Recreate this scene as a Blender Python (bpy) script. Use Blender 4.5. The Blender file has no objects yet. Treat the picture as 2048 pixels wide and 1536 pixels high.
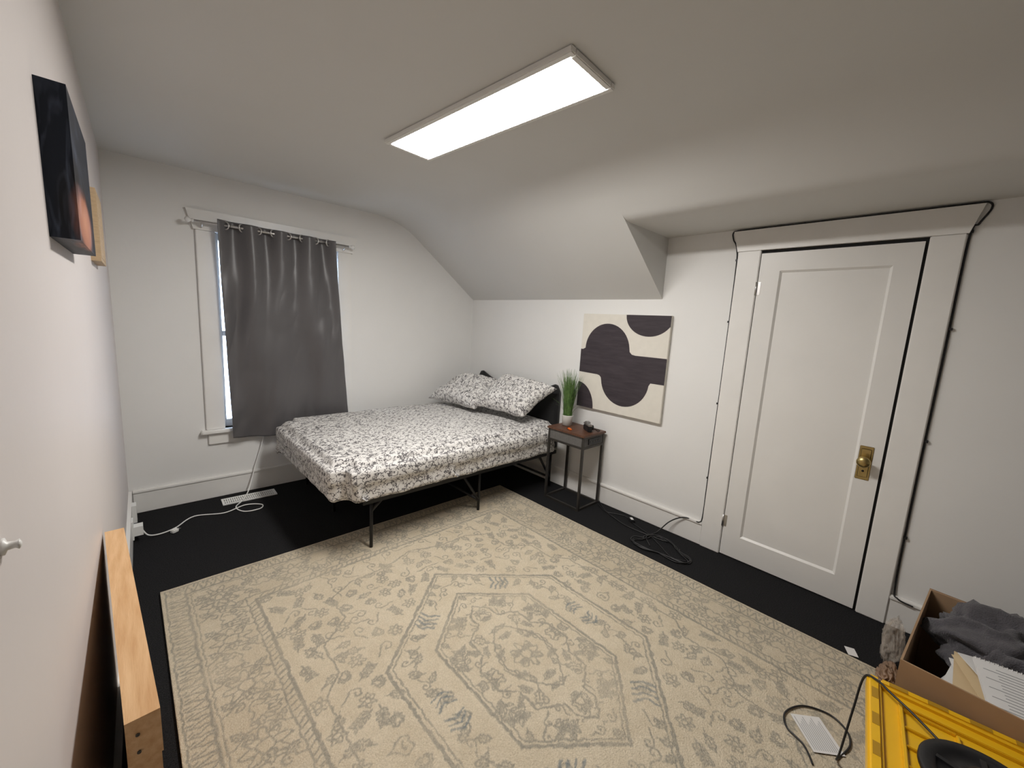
import bpy, bmesh, math, random
import numpy as np
from mathutils import Matrix, Vector, noise
random.seed(7); rng=np.random.default_rng(5)
S=bpy.context.scene
S.view_settings.view_transform='Standard'
COL=bpy.context.collection

# ---------------------------------------------------------------- materials
def mat(name,col,rough=.6,metal=0,noise_amt=0,nscale=8,bump=0,bscale=60,spec=None,sheen=0,emit=None,trans=0,alpha=1,col2=None,stretch=None,detail=4):
    m=bpy.data.materials.new(name); m.use_nodes=True; nt=m.node_tree; b=nt.nodes['Principled BSDF']
    b.inputs['Base Color'].default_value=(*col,1); b.inputs['Roughness'].default_value=rough; b.inputs['Metallic'].default_value=metal
    if spec is not None: b.inputs['Specular IOR Level'].default_value=spec
    if sheen: b.inputs['Sheen Weight'].default_value=sheen
    if trans: b.inputs['Transmission Weight'].default_value=trans
    if alpha<1: b.inputs['Alpha'].default_value=alpha
    if emit: b.inputs['Emission Color'].default_value=(*emit[0],1); b.inputs['Emission Strength'].default_value=emit[1]
    tc=nt.nodes.new('ShaderNodeTexCoord'); mp=nt.nodes.new('ShaderNodeMapping'); nt.links.new(tc.outputs['Object'],mp.inputs[0])
    if stretch: mp.inputs['Scale'].default_value=stretch
    if noise_amt or col2:
        n=nt.nodes.new('ShaderNodeTexNoise'); n.inputs['Scale'].default_value=nscale; n.inputs['Detail'].default_value=detail
        nt.links.new(mp.outputs[0],n.inputs['Vector'])
        r=nt.nodes.new('ShaderNodeValToRGB'); r.color_ramp.elements[0].position=.3; r.color_ramp.elements[1].position=.7
        c2=col2 if col2 else tuple(max(0,c*(1-noise_amt)) for c in col)
        r.color_ramp.elements[0].color=(*c2,1); r.color_ramp.elements[1].color=(*col,1)
        nt.links.new(n.outputs['Fac'],r.inputs[0]); nt.links.new(r.outputs[0],b.inputs['Base Color'])
    if bump:
        n2=nt.nodes.new('ShaderNodeTexNoise'); n2.inputs['Scale'].default_value=bscale; n2.inputs['Detail'].default_value=3
        nt.links.new(mp.outputs[0],n2.inputs['Vector'])
        bp=nt.nodes.new('ShaderNodeBump'); bp.inputs['Strength'].default_value=bump; bp.inputs['Distance'].default_value=.01
        nt.links.new(n2.outputs['Fac'],bp.inputs['Height']); nt.links.new(bp.outputs[0],b.inputs['Normal'])
    return m
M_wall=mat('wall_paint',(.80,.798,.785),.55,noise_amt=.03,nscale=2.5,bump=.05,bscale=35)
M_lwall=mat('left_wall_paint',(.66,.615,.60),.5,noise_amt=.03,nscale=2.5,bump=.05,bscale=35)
M_ceil=mat('ceiling_paint',(.67,.667,.65),.7,noise_amt=.03,nscale=1.5,bump=.06,bscale=25)
M_trim=mat('trim_paint',(.82,.81,.785),.35,noise_amt=.04,nscale=6,bump=.03,bscale=30)
M_door=mat('door_paint',(.79,.78,.755),.33,noise_amt=.04,nscale=4,bump=.05,bscale=18)
M_carpet=mat('charcoal_carpet',(.034,.034,.036),.95,nscale=230,bump=.8,bscale=400,spec=.1,col2=(.007,.007,.008))
M_black=mat('black_metal',(.012,.012,.013),.4,metal=.3,noise_amt=.2)
M_blackpl=mat('black_plastic',(.012,.012,.014),.45,noise_amt=.2)
M_gap=mat('shadow_gap',(.01,.01,.01),.9)
M_grey=mat('grey_metal',(.07,.065,.06),.45,metal=.6,noise_amt=.15)
M_brass=mat('brass',(.55,.42,.18),.32,metal=1,noise_amt=.25,nscale=30)
M_steel=mat('brushed_nickel',(.62,.61,.6),.3,metal=1)
M_acr=mat('acrylic_finial',(.75,.75,.74),.12,spec=.7)
M_whitepl=mat('white_plastic',(.78,.78,.76),.4)
M_panel=mat('led_panel',(1,1,1),.5,emit=((1,.968,.925),60.0))
M_pine=mat('pine_wood',(.70,.45,.24),.6,nscale=4,col2=(.55,.31,.14),stretch=(18,1.2,18),bump=.1,bscale=20)
M_lwood=mat('light_wood',(.56,.41,.25),.6,noise_amt=.2,stretch=(3,3,20))
M_rust=mat('rustic_wood_top',(.15,.065,.035),.45,nscale=5,col2=(.06,.026,.016),stretch=(3,25,3))
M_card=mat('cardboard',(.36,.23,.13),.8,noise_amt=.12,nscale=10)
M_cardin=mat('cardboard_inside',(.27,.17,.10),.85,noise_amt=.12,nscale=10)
M_yel=mat('yellow_plastic',(.82,.47,.012),.38,noise_amt=.05,nscale=8)
M_towel=mat('grey_towel',(.085,.08,.09),.95,noise_amt=.35,nscale=25,bump=.6,bscale=220,sheen=.2)
M_paper=mat('paper',(.70,.69,.68),.7,noise_amt=.05,nscale=10)
M_man=mat('manila',(.66,.51,.31),.7,noise_amt=.05)
M_ink=mat('ink',(.26,.26,.27),.7)
M_pot=mat('ceramic_pot',(.58,.57,.54),.5,noise_amt=.1,nscale=30)
M_grass=mat('grass_blade',(.15,.27,.07),.5,nscale=30,col2=(.05,.11,.03))
M_soil=mat('soil',(.04,.028,.018),.95,noise_amt=.5,nscale=80)
M_orange=mat('orange_plastic',(.75,.16,.02),.45)
M_silver=mat('camera_silver',(.6,.6,.6),.3,metal=.9)
M_glass=mat('window_glass',(1,1,1),.02,trans=1)
M_canvas=mat('canvas_cream',(.74,.71,.64),.8,noise_amt=.05,nscale=20,bump=.15,bscale=300)
M_plum=mat('plum_paint',(.048,.037,.045),.7,nscale=6,col2=(.029,.022,.028),stretch=(1,1.2,9),bump=.1,bscale=150)
M_velvet=mat('black_velvet',(.006,.006,.007),.9,sheen=.15)
M_bag=mat('plastic_bag',(.75,.68,.6),.2,alpha=.3,noise_amt=.3,nscale=9)
M_tag=mat('brown_wrap',(.30,.19,.12),.5,noise_amt=.4,nscale=14)
M_curt=mat('satin_curtain',(.098,.094,.099),.36,noise_amt=.12,nscale=3,bump=.1,bscale=500,sheen=.25,spec=.7)
def bedding():
    m=bpy.data.materials.new('printed_cotton'); m.use_nodes=True; nt=m.node_tree; L=nt.links; b=nt.nodes['Principled BSDF']
    b.inputs['Roughness'].default_value=.8
    tc=nt.nodes.new('ShaderNodeTexCoord')
    n=nt.nodes.new('ShaderNodeTexNoise'); n.inputs['Scale'].default_value=40; n.inputs['Detail'].default_value=1
    L.new(tc.outputs['Object'],n.inputs['Vector'])
    sub=nt.nodes.new('ShaderNodeVectorMath'); sub.operation='SUBTRACT'; sub.inputs[1].default_value=(.5,.5,.5); L.new(n.outputs['Color'],sub.inputs[0])
    sc=nt.nodes.new('ShaderNodeVectorMath'); sc.operation='SCALE'; sc.inputs['Scale'].default_value=.045; L.new(sub.outputs[0],sc.inputs[0])
    add=nt.nodes.new('ShaderNodeVectorMath'); L.new(tc.outputs['Object'],add.inputs[0]); L.new(sc.outputs[0],add.inputs[1])
    mp=nt.nodes.new('ShaderNodeMapping'); mp.inputs['Rotation'].default_value=(0,0,.5); mp.inputs['Scale'].default_value=(1,1.8,1.2); L.new(add.outputs[0],mp.inputs[0])
    v=nt.nodes.new('ShaderNodeTexVoronoi'); v.feature='DISTANCE_TO_EDGE'; v.inputs['Scale'].default_value=21; v.inputs['Randomness'].default_value=.5; L.new(mp.outputs[0],v.inputs['Vector'])
    r=nt.nodes.new('ShaderNodeMapRange'); r.inputs[1].default_value=.045; r.inputs[2].default_value=.085; L.new(v.outputs['Distance'],r.inputs[0])
    nb=nt.nodes.new('ShaderNodeTexNoise'); nb.inputs['Scale'].default_value=30; nb.inputs['Detail'].default_value=0; L.new(tc.outputs['Object'],nb.inputs['Vector'])
    mb=nt.nodes.new('ShaderNodeMapRange'); mb.inputs[1].default_value=.54; mb.inputs[2].default_value=.58; L.new(nb.outputs['Fac'],mb.inputs[0])
    m0=nt.nodes.new('ShaderNodeMath'); m0.operation='MAXIMUM'; L.new(r.outputs[0],m0.inputs[0]); L.new(mb.outputs[0],m0.inputs[1])
    v2=nt.nodes.new('ShaderNodeTexVoronoi'); v2.feature='F1'; v2.inputs['Scale'].default_value=46; L.new(add.outputs[0],v2.inputs['Vector'])
    s2=nt.nodes.new('ShaderNodeMath'); s2.operation='SUBTRACT'; s2.inputs[1].default_value=.33; L.new(v2.outputs['Distance'],s2.inputs[0])
    ab=nt.nodes.new('ShaderNodeMath'); ab.operation='ABSOLUTE'; L.new(s2.outputs[0],ab.inputs[0])
    r2=nt.nodes.new('ShaderNodeMapRange'); r2.inputs[1].default_value=.05; r2.inputs[2].default_value=.10; L.new(ab.outputs[0],r2.inputs[0])
    nm=nt.nodes.new('ShaderNodeTexNoise'); nm.inputs['Scale'].default_value=24; L.new(mp.outputs[0],nm.inputs['Vector'])
    mk=nt.nodes.new('ShaderNodeMapRange'); mk.inputs[1].default_value=.52; mk.inputs[2].default_value=.55; L.new(nm.outputs['Fac'],mk.inputs[0])
    mx=nt.nodes.new('ShaderNodeMath'); mx.operation='MAXIMUM'; L.new(r2.outputs[0],mx.inputs[0]); L.new(mk.outputs[0],mx.inputs[1])
    mn=nt.nodes.new('ShaderNodeMath'); mn.operation='MINIMUM'; L.new(m0.outputs[0],mn.inputs[0]); L.new(mx.outputs[0],mn.inputs[1])
    cr=nt.nodes.new('ShaderNodeValToRGB'); cr.color_ramp.elements[0].color=(.115,.108,.112,1); cr.color_ramp.elements[1].color=(.70,.685,.665,1)
    L.new(mn.outputs[0],cr.inputs[0]); L.new(cr.outputs[0],b.inputs['Base Color'])
    return m
M_bed=bedding()

# ---------------------------------------------------------------- mesh helpers
def empty(name,loc=(0,0,0)):
    e=bpy.data.objects.new(name,None); e.empty_display_size=.1; e.location=loc; COL.objects.link(e); return e
def mk(name,V,F,m,parent=None,smooth=False,X=None):
    me=bpy.data.meshes.new(name); me.from_pydata([tuple(v) for v in V],[],[tuple(f) for f in F]); 
    if X is not None: me.transform(X)
    me.update()
    bm=bmesh.new(); bm.from_mesh(me); bmesh.ops.recalc_face_normals(bm,faces=bm.faces) ; bm.to_mesh(me); bm.free()
    if smooth:
        for p in me.polygons: p.use_smooth=True
    o=bpy.data.objects.new(name,me); COL.objects.link(o)
    me.materials.append(m)
    if parent:
        o.parent=parent; o.matrix_parent_inverse=Matrix.Translation(parent.location).inverted()
    return o
def boxes(name,L,m,parent=None,bevel=0,X=None,seg=2):
    bm=bmesh.new()
    for (x0,x1,y0,y1,z0,z1) in L:
        r=bmesh.ops.create_cube(bm,size=1,matrix=Matrix.Translation(((x0+x1)/2,(y0+y1)/2,(z0+z1)/2))@Matrix.Diagonal((abs(x1-x0),abs(y1-y0),abs(z1-z0),1)))
    if bevel: bmesh.ops.bevel(bm,geom=bm.edges[:]+bm.verts[:],offset=bevel,segments=seg,affect='EDGES',clamp_overlap=True)
    me=bpy.data.meshes.new(name); 
    if X is not None: bmesh.ops.transform(bm,matrix=X,verts=bm.verts)
    bm.to_mesh(me); bm.free(); me.materials.append(m)
    o=bpy.data.objects.new(name,me); COL.objects.link(o)
    if parent: o.parent=parent; o.matrix_parent_inverse=Matrix.Translation(parent.location).inverted()
    return o
def smoothpath(P,n=8):
    P=[Vector(p) for p in P]; out=[]
    for i in range(len(P)-1):
        p0=P[max(i-1,0)];p1=P[i];p2=P[i+1];p3=P[min(i+2,len(P)-1)]
        for k in range(n):
            t=k/n; out.append(.5*((2*p1)+(-p0+p2)*t+(2*p0-5*p1+4*p2-p3)*t*t+(-p0+3*p1-3*p2+p3)*t**3))
    out.append(P[-1]); return out
def tubeVF(P,r,seg=8,V=None,F=None,cap=True):
    V=V if V is not None else []; F=F if F is not None else []
    b0=len(V); P=[Vector(p) for p in P]; n=None
    for i,p in enumerate(P):
        t=(P[min(i+1,len(P)-1)]-P[max(i-1,0)]).normalized()
        if n is None:
            n=t.orthogonal().normalized()
        else:
            n=(n-t*n.dot(t)); n=n.normalized() if n.length>1e-6 else t.orthogonal().normalized()
        b=t.cross(n); rr=r[i] if isinstance(r,(list,tuple)) else r
        for k in range(seg):
            a=2*math.pi*k/seg; V.append(p+n*math.cos(a)*rr+b*math.sin(a)*rr)
    for i in range(len(P)-1):
        for k in range(seg):
            a=b0+i*seg+k; c=b0+i*seg+(k+1)%seg; F.append((a,c,c+seg,a+seg))
    if cap: F.append(tuple(b0+k for k in range(seg))[::-1]); e=b0+(len(P)-1)*seg; F.append(tuple(e+k for k in range(seg)))
    return V,F
def tube(name,P,r,m,parent=None,seg=8,smooth=True,n=0):
    if n: P=smoothpath(P,n)
    V,F=tubeVF(P,r,seg); return mk(name,V,F,m,parent,smooth)
def tubes(name,LP,r,m,parent=None,seg=8):
    V=[];F=[]
    for P in LP: tubeVF(P,r,seg,V,F)
    return mk(name,V,F,m,parent,True)
def lathe(name,prof,m,parent=None,seg=32,X=None,smooth=True):
    V=[];F=[]
    for (r,z) in prof:
        for k in range(seg):
            a=2*math.pi*k/seg; V.append((r*math.cos(a),r*math.sin(a),z))
    for i in range(len(prof)-1):
        for k in range(seg):
            a=i*seg+k;c=i*seg+(k+1)%seg; F.append((a,c,c+seg,a+seg))
    F.append(tuple(range(seg))); F.append(tuple((len(prof)-1)*seg+k for k in range(seg)))
    return mk(name,V,F,m,parent,smooth,X)
def T(x,y,z): return Matrix.Translation((x,y,z))
def Rz(a): return Matrix.Rotation(a,4,'Z')

# ---------------------------------------------------------------- room shell
W=2.94;B=3.83;H=2.46;K=1.757;YB=-2.6;yk=1.50;ZD=2.2;XD=2.34
def LX(y): return -.135+.013*y
def prism(name,quad,z0,z1,m,parent=None):
    V=[(x,y,z0) for x,y in quad]+[(x,y,z1) for x,y in quad]; n=len(quad)
    F=[tuple(range(n)),tuple(range(n,2*n))]+[(i,(i+1)%n,n+(i+1)%n,n+i) for i in range(n)]
    return mk(name,V,F,m,parent)
boxes('floor',[(-.4,W+.1,YB-.1,B+.1,-.1,0)],M_carpet)
boxes('wall_door',[(W,W+.1,YB-.1,B+.1,0,2.7)],M_wall)
boxes('wall_back',[(-.4,W,YB-.1,YB,0,2.7)],M_wall)
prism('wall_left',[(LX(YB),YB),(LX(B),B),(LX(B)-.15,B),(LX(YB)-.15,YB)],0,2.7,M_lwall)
wx0,wx1,wz0,wz1=.50,1.39,.56,2.06
boxes('wall_window',[(-.3,wx0,B,B+.12,0,2.7),(wx1,W,B,B+.12,0,2.7),(wx0,wx1,B,B+.12,0,wz0),(wx0,wx1,B,B+.12,wz1,2.7)],M_wall)
def prof():
    s=(ZD-K)/(W-XD)
    xk=XD-(H-ZD)/s
    a=.27; P=[(-.4,H),(xk-a-.2,H)]
    p0=Vector((xk-a,H));p1=Vector((xk,H));p2=Vector((xk+a*.8,H-a*.8*s))
    for i in range(13):
        t=i/12; q=p0*(1-t)**2+p1*2*t*(1-t)+p2*t*t; P.append((q.x,q.y))
    return P,s
P0,s=prof()
PA=P0+[(XD-.05,ZD+.05*s),(XD,ZD),(W,K)]
b=.045
PB=P0+[]
q0=Vector((XD-b,ZD+b*s));q1=Vector((XD,ZD));q2=Vector((XD+b,ZD))
for i in range(9):
    t=i/8; q=q0*(1-t)**2+q1*2*t*(1-t)+q2*t*t; PB.append((q.x,q.y))
PB.append((W,ZD))
V=[];F=[]
def sheet(P,ya,yb):
    b=len(V); n=len(P)
    for y in (ya,yb): V.extend([(x,y,z) for x,z in P])
    for i in range(n-1): F.append((b+i,b+i+1,b+n+i+1,b+n+i))
sheet(PA,yk,B+.02); sheet(PB,YB,yk)
ce=mk('ceiling',V,F,M_ceil,None,True)
ck=[(x,z) for x,z in PB[-10:]]
V=[(x,yk,z) for x,z in ck]+[(W,yk,K)]
mk('wall_dormer_cheek',V,[tuple(range(len(V)))],M_ceil)
def baseboard(name,pos,a0,a1,m=M_trim,h=.175):
    boxes(name,[(pos-.018,pos,a0,a1,0,h),(pos-.026,pos,a0,a1,h-.022,h-.004)],m,bevel=.003)
baseboard('baseboard_door_wall',W,1.0,B)
baseboard('baseboard_door_wall.001',W,YB,0.0)
boxes('baseboard_window_wall',[(LX(B)+.02,W-.03,B-.018,B,0,.175),(LX(B)+.02,W-.03,B-.026,B,.153,.171)],M_trim,bevel=.003)
def lq(y0,y1,t): return [(LX(y0),y0),(LX(y1),y1),(LX(y1)+t,y1),(LX(y0)+t,y0)]
prism('baseboard_left_wall',lq(YB,B-.02,.018),0,.175,M_trim)

# ---------------------------------------------------------------- window
we=empty('window_1',(.945,B,1.3))
boxes('casing',[(.38,.50,B-.022,B,.56,2.06),(1.39,1.51,B-.022,B,.56,2.06)],M_trim,we,bevel=.004)
V=[(.37,B-.026,2.06),(1.52,B-.026,2.06),(1.56,B-.026,2.2),(.33,B-.026,2.2)]; V+= [(x,B,z) for x,y,z in V]
mk('head_casing',V,[(0,1,2,3),(4,5,6,7),(0,1,5,4),(1,2,6,5),(2,3,7,6),(3,0,4,7)],M_trim,we)
boxes('stool',[(.345,1.545,B-.05,B+.06,.53,.56)],M_trim,we,bevel=.006)
boxes('apron',[(.39,1.50,B-.02,B,.44,.53)],M_trim,we,bevel=.004)
boxes('sash',[(.50,.52,B+.04,B+.08,.56,2.06),(1.37,1.39,B+.04,B+.08,.56,2.06),(.52,1.37,B+.04,B+.08,.56,.62),(.52,1.37,B+.04,B+.08,2.01,2.06),(.52,1.37,B+.035,B+.08,1.29,1.33)],M_trim,we,bevel=.003)
boxes('glass',[(.515,1.375,B+.058,B+.062,.6,2.03)],M_glass,we)

# curtain + rod
cu=empty('curtain',(.95,B-.09,1.3))
nu,nv=180,150; V=[];F=[]
ry=B-.085
for j in range(nv+1):
    t=j/nv
    for i in range(nu+1):
        u=i/nu
        x=(.50+.04*t)+(.835+.075*t)*u
        ph=u*8*math.pi
        A=.030*math.exp(-t*4)+.006
        uu=u+.10*(t-.1)*math.sin(3.1*u+1.2)
        y=ry-A*math.cos(ph+0.5*t)
        g=(1-math.exp(-t*4))
        y+= g*( .016*math.sin(2*math.pi*(2.3*uu-.45*t*t)+.6)+.008*math.sin(2*math.pi*(5.2*uu+.5*t)+2) )
        nz=noise.noise(Vector((u*4+t*2.0,t*1.8-u*1.5,3.3))); nz2=noise.noise(Vector((u*12+t*5,t*3-u*3,9.)))
        nz3=abs(noise.noise(Vector((u*7+t*5,t*2.2-u*2,21.))))
        y+= g*(.020*nz+.009*nz2-.018*nz3)
        y+= .012*t
        y=min(y,B-.034)
        if t>.8: y=min(max(y,B-.112),B-.056)
        z=2.145-(1.655+.02*math.sin(5*u))*t-.012*u*(1-t) -.004*math.cos(ph)*(1-t)
        V.append((x,y,z))
for j in range(nv):
    for i in range(nu):
        a=j*(nu+1)+i; F.append((a,a+1,a+nu+2,a+nu+1))
c=mk('cloth',V,F,M_curt,cu,True); md=c.modifiers.new('s','SOLIDIFY'); md.thickness=.0015
rz=2.108
tube('rod',[(.37,ry,rz),(1.46,ry,rz)],.009,M_steel,cu,12)
for x,sg in ((.37,-1),(1.46,1)):
    lathe('finial',[(.004,0),(.012,.004),(.012,.012),(.007,.016),(.017,.026),(.02,.036),(.015,.048),(.003,.054)],M_acr,cu,20,T(x,ry,rz)@Matrix.Rotation(sg*math.pi/2,4,'Y'))
for x in (.415,1.43):
    tube('bracket',[(x,B-.001,rz-.03),(x,B-.04,rz-.03),(x,ry,rz-.012)],.006,M_steel,cu,8)
for k in range(8):
    u=(k+.5)/8; x=.50+.835*u
    pts=[(x+.0,ry+.026*math.cos(a),rz+.026*math.sin(a)) for a in [2*math.pi*i/24 for i in range(25)]]
    tilt=(-1)**k*.9
    X=T(x,ry,rz)@Rz(tilt)@T(-x,-ry,-rz)
    V,F=tubeVF(pts,.0055,8,None,None,False); mk('grommet_%d'%(k+1),V,F,M_steel,cu,True,X)

# ---------------------------------------------------------------- door
de=empty('door_1',(W,.5,1.0))
y0,y1=.137,.863; hd=2.035; xf=W-.02
py0,py1,pz0,pz1=.24,.752,.165,1.925
boxes('leaf',[(xf,W,y0,py0,.008,hd),(xf,W,py1,y1,.008,hd),(xf,W,py0,py1,.008,pz0),(xf,W,py0,py1,pz1,hd)],M_door,de)
boxes('panel',[(xf+.012,W,py0,py1,pz0,pz1)],M_door,de)
mo=.012
o=[(py0,pz0),(py1,pz0),(py1,pz1),(py0,pz1)]; i_=[(py0+mo,pz0+mo),(py1-mo,pz0+mo),(py1-mo,pz1-mo),(py0+mo,pz1-mo)]
V=[(xf,y,z) for y,z in o]+[(xf+.0119,y,z) for y,z in i_]
mk('panel_moulding',V,[(k,(k+1)%4,4+(k+1)%4,4+k) for k in range(4)],M_trim,de)
boxes('jamb_gap',[(W-.006,W-.001,.118,.868,0,2.056)],M_gap,de)
boxes('casing',[(W-.026,W,.868,1.0,0,2.056),(W-.026,W,0,.124,0,2.056)],M_trim,de,bevel=.004)
V=[(W-.03,-.005,2.056),(W-.03,1.005,2.056),(W-.03,1.04,2.185),(W-.03,-.04,2.185)]; V+=[(W,y,z) for x,y,z in V]
mk('head_casing',V,[(0,1,2,3),(4,5,6,7),(0,1,5,4),(1,2,6,5),(2,3,7,6),(3,0,4,7)],M_trim,de)
boxes('knob_plate',[(xf-.004,xf,.175,.235,.765,.955)],M_brass,de,bevel=.003)
boxes('plate_step',[(xf-.007,xf-.003,.183,.227,.78,.94)],M_brass,de,bevel=.003)
lathe('knob',[(.014,0),(.014,.012),(.009,.018),(.009,.03),(.02,.036),(.029,.045),(.031,.054),(.027,.063),(.012,.069),(.002,.07)],M_brass,de,32,T(xf-.006,.205,.875)@Matrix.Rotation(-math.pi/2,4,'Y'))
tube('keyhole',[(xf-.0085,.205,.815),(xf-.006,.205,.815)],.006,M_gap,de,12)
for z in (.25,1.82):
    tube('hinge',[(xf-.006,.868,z-.04),(xf-.006,.868,z+.04)],.006,M_steel,de,10)
    boxes('hinge_leaf',[(xf-.002,xf,.845,.866,z-.04,z+.04)],M_steel,de)

# ---------------------------------------------------------------- ceiling light
le=empty('ceiling_light',(1.272,1.66,H-.02))
X=T(1.250,1.625,0)@Rz(.069)
hw,hl=.148,.612; fr=.028; lz=H-.024
boxes('frame',[(-hw,-hw+fr,-hl,hl,lz,H),(hw-fr,hw,-hl,hl,lz,H),(-hw+fr,hw-fr,-hl,-hl+fr,lz,H),(-hw+fr,hw-fr,hl-fr,hl,lz,H)],M_trim,le,bevel=.004,X=X)
boxes('diffuser',[(-hw+fr,hw-fr,-hl+fr,hl-fr,lz+.004,lz+.012)],M_panel,le,X=X)

# ---------------------------------------------------------------- rug
def build_rug():
    RW,RL=2.40,3.05; res=.0038
    nx=int(RW/2/res)+1; ny=int(RL/2/res)+1
    Mk=np.zeros((ny,nx)); Bl=np.zeros((ny,nx))
    def stroke(P,r=.004,A=None,closed=False):
        A=Mk if A is None else A
        r=r*1.0
        P=np.array(P,float)
        if closed: P=np.vstack([P,P[:1]])
        seg=np.linalg.norm(np.diff(P,axis=0),axis=1); 
        Q=[]
        for k in range(len(P)-1):
            n=max(2,int(seg[k]/.0025)); t=np.linspace(0,1,n)[:,None]; Q.append(P[k]*(1-t)+P[k+1]*t)
        Q=np.vstack(Q); rr=int(math.ceil(r/res))+1
        cx=Q[:,0]/res; cy=Q[:,1]/res; ix=np.round(cx).astype(int); iy=np.round(cy).astype(int)
        for dx in range(-rr,rr+1):
            for dy in range(-rr,rr+1):
                X=ix+dx;Y=iy+dy; d=np.hypot(X-cx,Y-cy)*res
                v=np.clip((r-d)/res+.5,0,1); ok=(X>=0)&(X<nx)&(Y>=0)&(Y<ny)&(v>0)
                np.maximum.at(A,(Y[ok],X[ok]),v[ok])
    def tf(P,c,a,s):
        P=np.array(P,float)*s; ca,sa=math.cos(a),math.sin(a)
        return np.stack([P[:,0]*ca-P[:,1]*sa+c[0],P[:,0]*sa+P[:,1]*ca+c[1]],1)
    th=np.linspace(0,2*math.pi,60)
    def flower(c,a,s,n=8,r=.0035):
        rad=s*(.78+.22*np.cos(n*th)); stroke(tf(np.stack([rad*np.cos(th),rad*np.sin(th)],1),c,a,1),r)
        stroke(tf(np.stack([np.cos(th),np.sin(th)],1),c,a,s*.35),r)
        for k in range(n):
            q=2*math.pi*(k+.5)/n; stroke(tf([[.38*math.cos(q),.38*math.sin(q)],[.55*math.cos(q),.55*math.sin(q)]],c,a,s),r*.9)
    def palm(c,a,s,r=.0035):
        t=np.linspace(-1,1,40)
        x=np.sin(t*math.pi*.5)*.75*(1+.1*np.cos(t*20)); y=np.cos(t*math.pi*.5)*1.1*(1+.1*np.cos(t*20))
        stroke(tf(np.stack([x,y],1),c,a,s),r); stroke(tf(np.stack([x*.55,y*.6],1),c,a,s),r)
        stroke(tf([[-.75,0],[-.3,-.25],[0,-.05],[.3,-.25],[.75,0]],c,a,s),r)
        for k in (-.8,-.4,0,.4,.8): stroke(tf([[.5*math.sin(k),.62*math.cos(k)],[.68*math.sin(k),.9*math.cos(k)]],c,a,s),r)
    def leaf(c,a,s,r=.0035):
        t=np.linspace(0,1,24); w=.3*np.sin(t*math.pi)*(1+.35*np.sin(t*26))
        y=t*1.3
        stroke(tf(np.stack([w,y],1),c,a,s),r); stroke(tf(np.stack([-w,y],1),c,a,s),r); stroke(tf([[0,-.3],[0,.9]],c,a,s),r*.8)
    def scroll(c,a,s,f=1,r=.0035):
        t=np.linspace(0,1,40); an=t*math.pi*2.3; rad=.75*(1-t*.85)
        stroke(tf(np.stack([f*(rad*np.cos(an)-.75),rad*np.sin(an)],1),c,a,s),r)
        stroke(tf([[0,0],[f*.2,-.5],[f*.6,-.9]],c,a,s),r)
    def branch(c,a,s,r=.0035):
        stroke(tf([[0,-1],[.1,-.3],[-.05,.3],[0,1]],c,a,s),r)
        for k in (-.6,-.15,.3,.7):
            for f in (-1,1):
                stroke(tf([[0,k],[f*.35,k+.12],[f*.45,k+.4],[f*.18,k+.3],[0,k]],c,a,s),r*.9)
    HX,HY=RW/2,RL/2
    for d,r in ((.02,.004),(.10,.006),(.118,.003),(.325,.004),(.365,.008)):
        stroke([(HX-d,0),(HX-d,HY-d),(0,HY-d)],r)
    for k in range(36):
        y=.02+k*.042
        if y<HY-.12: stroke([(HX-.095,y),(HX-.03,y+.016),(HX-.06,y+.025),(HX-.095,y+.036)],.0035); stroke([(HX-.03,y+.03),(HX-.045,y+.035)],.004)
        x=.02+k*.042
        if x<HX-.12: stroke([(x,HY-.095),(x+.016,HY-.03),(x+.025,HY-.06),(x+.036,HY-.095)],.0035); stroke([(x+.03,HY-.03),(x+.035,HY-.045)],.004)
    flower((HX-.06,HY-.06),0,.035,6)
    for k in range(44):
        y=.02+k*.03
        if y<HY-.37: stroke([(HX-.332,y),(HX-.356,y+.015)],.0035)
        x=.02+k*.03
        if x<HX-.37: stroke([(x,HY-.332),(x+.015,HY-.356)],.0035)
    cb=.222
    k=0; y=0
    while y<HY-.15:
        (flower if k%2==0 else palm)((HX-cb,y),-math.pi/2 if k%4==1 else math.pi/2,.082 if k%2==0 else .075)
        for f in (-1,1):
            scroll((HX-cb+f*.065,y+.065),f*.5,.035,f); leaf((HX-cb-f*.045,y+.07),f*.9,.045); scroll((HX-cb+f*.02,y+.09),f*1.8,.028,-f)
        y+=.155; k+=1
    k=0; x=0
    while x<HX-.28:
        (flower if k%2==0 else palm)((x,HY-cb),0 if k%4==1 else math.pi,.082 if k%2==0 else .075)
        for f in (-1,1):
            scroll((x+.065,HY-cb+f*.065),f*.5+1.5,.035,f); leaf((x+.07,HY-cb-f*.045),f*.9+1.5,.045); scroll((x+.09,HY-cb+f*.02),f*1.8,.028,-f)
        x+=.155; k+=1
    flower((HX-cb,HY-cb),0,.095,10)
    def hexa(ap,sx,sy,r,off=0):
        stroke([(0,ap-off),(sx-off*.9,sy-off*.35),(sx-off*.9,0)],r)
    hexa(.755,.53,.315,.008); hexa(.755,.53,.315,.0035,.025)
    hexa(.535,.305,.28,.007); hexa(.535,.305,.28,.0035,.022)
    stroke([(0,.40),(.06,.34),(.06,.28),(.16,.22),(.16,.12),(.22,.06),(.22,0)],.0045)
    stroke([(0,.22),(.05,.17),(.10,.10),(.12,0)],.004)
    flower((0,0),0,.075,8); palm((0,.30),0,.05); palm((.17,0),-math.pi/2,.05); leaf((.09,.16),-.7,.06); branch((.24,.16),.2,.06); branch((.13,.33),.8,.055)
    for k in range(7):
        t=(k+.4)/7; x=.0+t*.42; y=.645-t*.335; 
        if k in(3,): continue
        scroll((x,y),-.9+k,.032,1 if k%2 else -1); leaf((x+.02,y+.02),-1+k*.6,.04)
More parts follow.
